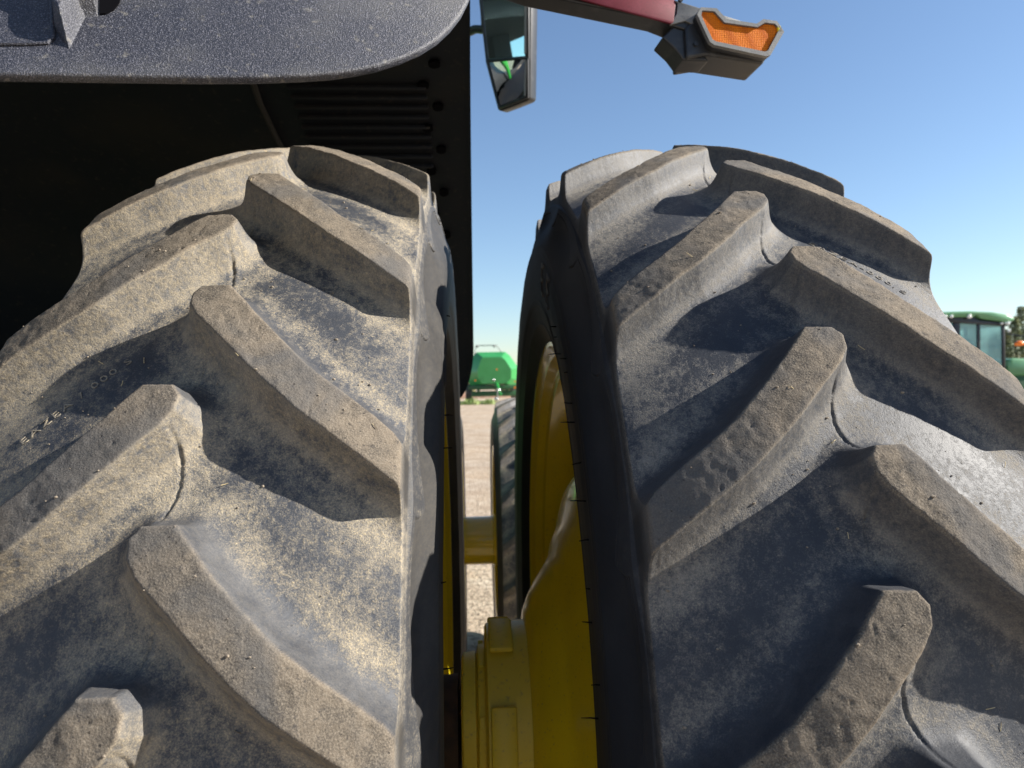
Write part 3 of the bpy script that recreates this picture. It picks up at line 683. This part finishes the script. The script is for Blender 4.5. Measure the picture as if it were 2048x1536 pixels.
C_ = [b.bm.verts.new(ap(x, y, .026)) for x, y in lens]; D_ = [b.bm.verts.new(ap(x, y, .020)) for x, y in lens]
for P1, P2 in ((A, B_), (B_, C_), (C_, D_)):
    for i in range(n): b.bm.faces.new((P1[i], P1[(i + 1) % n], P2[(i + 1) % n], P2[i]))
b.build('lamp_rim', M['grey_edge'], TR, smooth=30)
b = MB(); b.prism([ap(x, y, .022) for x, y in lens], -AN * .012, bev=.0015); b.build('amber_lens', M['amber'], TR, smooth=15)
b = MB(); b.prism([ap(x, y, .026) for x, y in [(1541, 66), (1547, 66), (1550, 78), (1543, 78)]], -AN * .01, bev=.0005); b.build('lens_clip', mat('bright_yellow_clip', (.9, .75, .03), .3), TR)
for x, y in ((1359, 3), (1497, 54), (1389, 91)): b = MB(); c = ap(x, y, .002); b.tube([c, c + AN * .006], .0042, n=12); b.build('screw', M['black'], TR)

# ------------------------------------------------------------------ front wheels
def small_tyre(name, phase, parent, seed=1):
    sc = .735; nt = 900; th = np.linspace(0, 2 * math.pi, nt, endpoint=False)
    N_ = 21; period = 2 * math.pi / N_ * 1.03
    us = np.linspace(-.207, .207, 90); nr0 = len(us)
    Ug, Tg = np.meshgrid(us, th); wv = (Tg - phase) * 1.03
    hf, dm, bias = tread(Ug, wv, seed, period)
    a = np.abs(Ug); base = .983 - .040 * (a / .207) ** 2; r = base + (.047 - .006 * (a / .207) ** 2) * hf
    sr = np.linspace(.93, .70, 20); su = np.interp(sr, SW_R[::-1], SW_U[::-1])
    U = np.concatenate([-np.tile(su[::-1], (nt, 1)), Ug, np.tile(su, (nt, 1))], 1); Rr = np.concatenate([np.tile(sr[::-1], (nt, 1)), r, np.tile(sr, (nt, 1))], 1)
    mk = np.zeros((*U.shape, 4)); mk[:, 20:-20, 0] = hf; mk[:, 20:-20, 2] = bias; mk[:, 20:-20, 3] = np.clip((hf - .9) / .08, 0, 1); mk[:, :20, 1] = 1; mk[:, -20:, 1] = 1
    T = np.tile(th[:, None], (1, U.shape[1])); nr = U.shape[1]
    co = (np.stack([U, -Rr * np.sin(T), Rr * np.cos(T)], -1) * sc).reshape(-1, 3)
    i0 = np.arange(nt); i1 = (i0 + 1) % nt; j = np.arange(nr - 1); A = i0[:, None] * nr + j[None]; B = i1[:, None] * nr + j[None]
    return grid_mesh(name, co, np.stack([A, A + 1, B + 1, B], -1).reshape(-1, 4)[:, ::-1], mk.reshape(-1, 4), M['rubber_l'], parent)
FY, FZ = 4.05, .735
fr = [(-.17, .49), (-.165, .47), (-.12, .45), (-.06, .41), (.06, .41), (.12, .45), (.165, .47), (.17, .49)]
for X, ph, nm in ((-.235, .1, 'inner_front_wheel'), (.275, .22, 'outer_front_wheel')):
    b = MB(); b.revolve(fr, (0, 0, 0), n=96); b.revolve([(.0, .04), (.0, .14), (.03, .30), (.02, .42)], (0, 0, 0), n=96)
    wh = b.build(nm, M['yellow'], None, smooth=30); local(wh, (X, FY, FZ)); small_tyre('tyre', ph, wh)
b = MB(); b.revolve([(-.12, .05), (-.12, .128), (.095, .130), (.097, .140), (.112, .140), (.112, .05)], (0, FY, FZ - .03), n=64); b.build('front_hub_spacer', M['yellow'], TR, smooth=30)
b = MB(); b.tube([(-1.6, FY, FZ), (-.3, FY, FZ)], .11, n=20); b.build('front_axle', M['green_d'], TR)

# ------------------------------------------------------------------ baler far off between the tyres
BY = 47.0
def px2(x, y, Y=BY): return at(x, y, Y)
bx = px2(985, 760).x
BL = empty('baler', (bx, BY, 0)); tag(BL, 'green round baler parked far across the gravel, seen between the dual tyres', 'baler')
k_ = BY / FPX
def sec(pts, y): return [Vector((bx + (x - 985) * k_, y, CAMZ + (755 - yy) * k_)) for x, yy in pts]
b = MB()
s0 = sec([(954, 705), (1011, 705), (1020, 712), (1038, 738), (1037, 762), (1028, 774), (944, 774), (936, 764), (932, 742), (944, 716)], BY)
s1 = sec([(966, 716), (1003, 716), (1010, 722), (1022, 741), (1021, 758), (1012, 768), (965, 768), (957, 758), (955, 742), (962, 722)], BY - .75)
s2 = [p + Vector((0, 3.2, 0)) for p in s0]
a0 = [b.bm.verts.new(p) for p in s1]; a1 = [b.bm.verts.new(p) for p in s0]; a2 = [b.bm.verts.new(p) for p in s2]; n = len(a0)
for P1, P2 in ((a0, a1), (a1, a2)):
    for i in range(n): b.bm.faces.new((P1[i], P1[(i + 1) % n], P2[(i + 1) % n], P2[i]))
b.bm.faces.new(a0); b.bm.faces.new(a2[::-1])
b.build('body', M['green_b'], BL, smooth=25)
b = MB(); b.box((bx, BY - .5, .95), (3.1, .25, .28), bev=.04); b.box((bx + .1, BY - .3, .55), (2.9, .2, .34), bev=.04); b.box((bx - .9, BY + 1, .75), (.16, 3, .3), bev=.03); b.box((bx + .9, BY + 1, .75), (.16, 3, .3), bev=.03)
b.build('frame', M['green_d'], BL)
b = MB(); b.tube([(bx + .25, BY - .6, 1.2), (bx + .35, BY - 2.4, .62)], [.11, .08], n=10); b.box((bx + .38, BY - 2.5, .55), (.2, .3, .18), bev=.03); b.build('drawbar', M['green'], BL)
b = MB(); b.ball((bx + .05, BY - .85, 1.42), .09); b.tube([(bx + .1, BY - .9, 1.1), (bx + .42, BY - 2.2, .7)], .05, n=8); b.ball((bx + .3, BY - 2.0, .8), .11); b.tube([(bx + .25, BY - 2.3, .9), (bx + .25, BY - 2.3, .12)], .05, n=8); b.ball((bx + .14, BY - 2.4, .28), .14, (1, 1, .8)); b.build('drive_shaft', M['steel'], BL)
for sx in (-1.52, 1.45):
    b = MB(); b.revolve([(-.2, .30), (-.22, .5), (-.18, .60), (.18, .60), (.22, .5), (.2, .30)], (0, 0, 0), n=40)
    o = b.build('wheel', M['rubber_f'], None); o.parent = BL; o.location = (sx, 1.2, .60)
for x, y, r in ((993.5, 739, .055), (950.5, 761, .05), (1030, 763, .05), (1030, 775, .07), (934, 748, .07)): p = px2(x, y, BY - .82); b = MB(); b.tube([p, p + Vector((0, -.04, 0))], r, n=12); b.build('reflector', M['orange'], BL)
b = MB(); b.tube([(bx - 1.1, BY + 1.5, 3.1), (bx - 1.0, BY + 1.5, 3.68), (bx + .35, BY + 1.5, 3.68), (bx + .75, BY + 1.5, 3.1)], .035, n=8); b.ball((bx - .9, BY + 1.45, 3.62), .09); b.ball((bx + .2, BY + 1.45, 3.62), .09); b.build('top_rail', M['grey_edge'], BL)

# weeds and dry scrub: blades of leaf
def leafy(name, C, rad, h, n, m, seed, lw=.05):
    rnd = random.Random(seed); bm = bmesh.new()
    for _ in range(n):
        a = rnd.uniform(0, 6.283); rr = rad * math.sqrt(rnd.random()); base = Vector((C[0] + rr * math.cos(a), C[1] + rr * math.sin(a), C[2]))
        hh = h * rnd.uniform(.35, 1) * (1 - .5 * rr / rad); d = Vector((rnd.uniform(-1, 1), rnd.uniform(-1, 1), 0)) * hh * .45
        s = Vector((math.cos(a + 1.5), math.sin(a + 1.5), 0)) * lw * rnd.uniform(.5, 1.2)
        p = [base - s * .5, base + s * .5, base + d * .5 + Vector((0, 0, hh * .6)) + s * .5, base + d + Vector((0, 0, hh)), base + d * .5 + Vector((0, 0, hh * .6)) - s * .5]
        bm.faces.new([bm.verts.new(q) for q in p])
    me = bpy.data.meshes.new(name); bm.to_mesh(me); bm.free(); return link(name, me, m)
wg = mat('yard_weed_leaf', (.20, .30, .07), .6, noise=[(4, (.30, .34, .13), .4, .7)])
dg_ = mat('dry_scrub_leaf', (.34, .29, .13), .7, noise=[(3, (.20, .23, .09), .4, .65)])
for x, y, r, h, lab in ((943, 812, .62, .6, 'low clump of green weeds left of the baler drawbar'), (978, 812, .55, .5, 'low clump of green weeds under the baler drawbar'), (921, 812, .4, .3, 'thin clump of green weeds by the baler wheel')):
    p = at(x, y, 43.5); tag(leafy('weed_clump', (p.x, 43.5, 0), r, h, 170, wg, int(x)), lab, 'weeds', 'weed clumps on the gravel')
p = at(912, 770, 60); tag(leafy('dry_bush', (p.x - 1.2, 60, 0), 2.6, 2.3, 2600, dg_, 5, .16), 'pale dry bush standing behind and left of the baler', 'bush')
p = at(1045, 770, 70); tag(leafy('dry_bush', (p.x + .5, 72, 0), 3.0, 2.0, 2600, dg_, 6, .16), 'pale dry bush standing behind and right of the baler', 'bush')
M['berm'] = mat('reddish_bare_soil', (.30, .17, .11), .9, noise=[(2, (.36, .26, .19), .4, .7)], bump=[(6, .8, .08)])
b = MB(); p = at(915, 795, 58); b.ball((p.x, 58, 0), 1.0, (6, 1.6, .5), 4); tag(b.build('dirt_mound', M['berm'], None), 'low reddish dirt mound behind the baler wheel', 'dirt mound')

# red trailer out to the left of the photographer, met only in the mirror
RT = empty('farm_trailer', (-27, -14.5, 0), R_(31)); tag(RT, 'red farm trailer under a white cover, reflected in the upper mirror glass', 'trailer')
b = MB(); b.box((0, 0, 1.9), (1.9, 6.0, 1.5), bev=.06); o = b.build('body', mat('faded_red_paint', (.42, .03, .03), .5), None); o.parent = RT
b = MB(); b.box((0, 0, 2.74), (1.95, 6.05, .18), bev=.07); o = b.build('cover', M['white'], None); o.parent = RT
for y in (-1.6, 1.6):
    b = MB(); b.revolve([(-.95, .1), (-.95, .5), (-.6, .5), (-.6, .1)], (0, y, .5), n=28); o = b.build('wheel', M['rubber_f'], None); o.parent = RT
    b = MB(); b.revolve([(.95, .1), (.95, .5), (.6, .5), (.6, .1)], (0, y, .5), n=28); o = b.build('wheel', M['rubber_f'], None); o.parent = RT

# ------------------------------------------------------------------ second tractor at the right
TY = 17.5; T2 = empty('tractor', (at(1950, 800, TY).x, TY, 0)); k2 = TY / FPX
tag(T2, 'small distant green tractor with a glass cab and an orange lamp on a red arm', 'tractor')
def q2(x, y, dy=0): p = at(x, y, TY); p.y += dy; return p
XA, XB = q2(1866, 650).x, q2(2030, 650).x
def bz(y): return q2(1950, y).z
zt = bz(632); zb = bz(760)
b = MB(); prof = [(1858, 630), (1872, 624), (1940, 622), (1985, 624), (2012, 628), (2029, 636), (2029, 641), (2015, 644), (1962, 637), (1955, 629), (1948, 634), (1870, 634), (1858, 634)]
b.prism([q2(x, y) for x, y in prof], (0, 1.7, 0), bev=.02); b.build('cab_roof', M['green_f'], T2, smooth=50)
b = MB(); b.prism([q2(x, y, .06) for x, y in [(1868, 632), (1948, 632), (1962, 640), (2020, 646), (2020, 652), (1868, 642)]], (0, 1.5, 0), bev=.015); b.build('roof_gutter', M['black'], T2)
for x, w_ in ((1875, 7), (1918, 13), (1962, 6), (2012, 6)):
    for dy in (.08, 1.45): b = MB(); b.prism([q2(x - w_ / 2, 640, dy), q2(x + w_ / 2, 640, dy), q2(x + w_ / 2 + 1.5, 765, dy), q2(x - w_ / 2 + 1.5, 765, dy)], (0, .08, 0), bev=.01); b.build('cab_pillar', M['black'], T2)
for xa, xb in ((1880, 1911), (1925, 1959), (1966, 2009)):
    b = MB(); b.prism([q2(xa, 643, .11), q2(xb, 645, .11), q2(xb + 1, 762, .11), q2(xa + 1, 762, .11)], (0, .008, 0)); b.build('cab_window', M['glass_f'], T2)
b = MB(); b.box((q2(1985, 690).x, TY + .8, bz(700)), (.45, .12, .62), bev=.05); b.box((q2(1980, 690).x, TY + .8, bz(728)), (.5, .5, .16), bev=.05); b.build('driver_seat', M['seat'], T2)
b = MB(); b.prism([q2(x, y, .1) for x, y in [(2022, 722), (2032, 716), (2150, 720), (2170, 730), (2170, 752), (2022, 752)]], (0, 1.0, 0), bev=.05); b.build('engine_hood', M['green_f'], T2, smooth=50)
b = MB(); b.prism([q2(x, y, .15) for x, y in [(1870, 762), (2010, 762), (2010, 730), (2170, 752), (2170, 800), (1870, 800)]], (0, .9, 0), bev=.03); b.build('chassis', M['green_d'], T2)
for x, r in ((1895, .88), (2110, .62)):
    for dy in (-.35, 1.6):
        b = MB(); b.revolve([(-.22, r * .6), (-.24, r * .85), (-.18, r), (.18, r), (.24, r * .85), (.22, r * .6)], (0, 0, 0), n=48)
        o = b.build('wheel', M['rubber_f'], None); o.parent = T2; o.location = (q2(x, 760).x - T2.location.x, dy, r); o.rotation_euler = (0, 0, R_(90))
        b = MB(); b.revolve([(-.1, .05), (-.05, r * .3), (-.14, r * .62)], (0, 0, 0), n=32); d = b.build('rim', M['yellow'], None); d.parent = o
for x, y, r in ((1876, 635, .055), (1890, 633, .062), (1902, 633, .06), (1938, 633, .075), (2003, 647, .04), (2015, 647, .055), (2017, 662, .05)):
    b = MB(); p = q2(x, y, -.03); r *= .68; b.tube([p + Vector((0, .05, 0)), p, p + Vector((0, -.015, 0))], [r, r, r * .6], n=14); b.build('work_light', M['white'], T2, smooth=50)
b = MB(); b.ball(q2(2009, 689, -.5), .075, (1.6, 1, .9)); b.ball(q2(2003, 690, -.5), .05); b.build('amber_lamp', M['orange'], T2)
b = MB(); b.box(q2(2035, 690, -.5), (.55, .05, .075), bev=.01); b.build('reflective_arm', M['red'], T2)
b = MB(); b.tube([q2(2010, 668, -.1), q2(2018, 672, -.25), q2(2028, 675, -.4), q2(2036, 690, -.4), q2(2044, 712, -.4)], .018, n=8); b.box(q2(2046, 712, -.4), (.14, .05, .3), bev=.02); b.build('mirror_arm', M['black'], T2)

# ------------------------------------------------------------------ conifers behind it
pg = mat('pine_needles', (.24, .29, .15), .8, noise=[(.8, (.32, .34, .20), .4, .65)])
def pine(x, Y, H, lab, seed):
    rnd = random.Random(seed); t = empty('pine_tree', (x, Y, 0)); tag(t, lab, 'tree', 'pine trees behind the parked tractor')
    b = MB(); b.tube([(x, Y, 0), (x + .1, Y, H * .5), (x, Y, H * .97)], [.16, .10, .02], n=8); b.build('trunk', M['bark'], t)
    bm = bmesh.new()
    for _ in range(2600):
        f = rnd.random() ** .8; z = H * (.12 + .88 * f); rad = (1 - f) * H * .22 + .12; rad *= .75 + .35 * math.sin(z * 5 + seed) ** 2
        a = rnd.uniform(0, 6.283); rr = rad * math.sqrt(rnd.uniform(.1, 1)); c = Vector((rr * math.cos(a), rr * math.sin(a), z - rr * .3))
        d = Vector((math.cos(a), math.sin(a), rnd.uniform(-.5, .5))) * rnd.uniform(.12, .30); s = Vector((-math.sin(a), math.cos(a), rnd.uniform(-.6, .6))) * rnd.uniform(.04, .10)
        bm.faces.new([bm.verts.new(c + q) for q in (-s, s, d + s * .3, d - s * .3)])
    me = bpy.data.meshes.new('crown'); bm.to_mesh(me); bm.free(); link('crown', me, pg, t)
desc = ['dark tall pine', 'shorter pale green pine', 'narrow pointed pine', 'broad leaning pine']
rnd = random.Random(2)
spots = [(1875, 4.2), (1898, 5.2), (1925, 4.6), (1948, 5.3), (1972, 4.2), (1990, 4.9), (2012, 4.9), (2030, 6.2), (2044, 7.4), (2062, 6.4), (2090, 7.0)]
words = ['far left of', 'second from left behind', 'third from left behind', 'fourth from left behind', 'fifth from left behind', 'sixth from left behind', 'seventh from left behind', 'just right of', 'second to the right of', 'third to the right of', 'farthest right past']
for i, ((x, h), w_) in enumerate(zip(spots, words)):
    pine(at(x, 755, 62 + 3 * (i % 3)).x, 62 + 3 * (i % 3), h, f'{desc[i % 4]} {w_} the glass cab of the parked tractor', 30 + i)
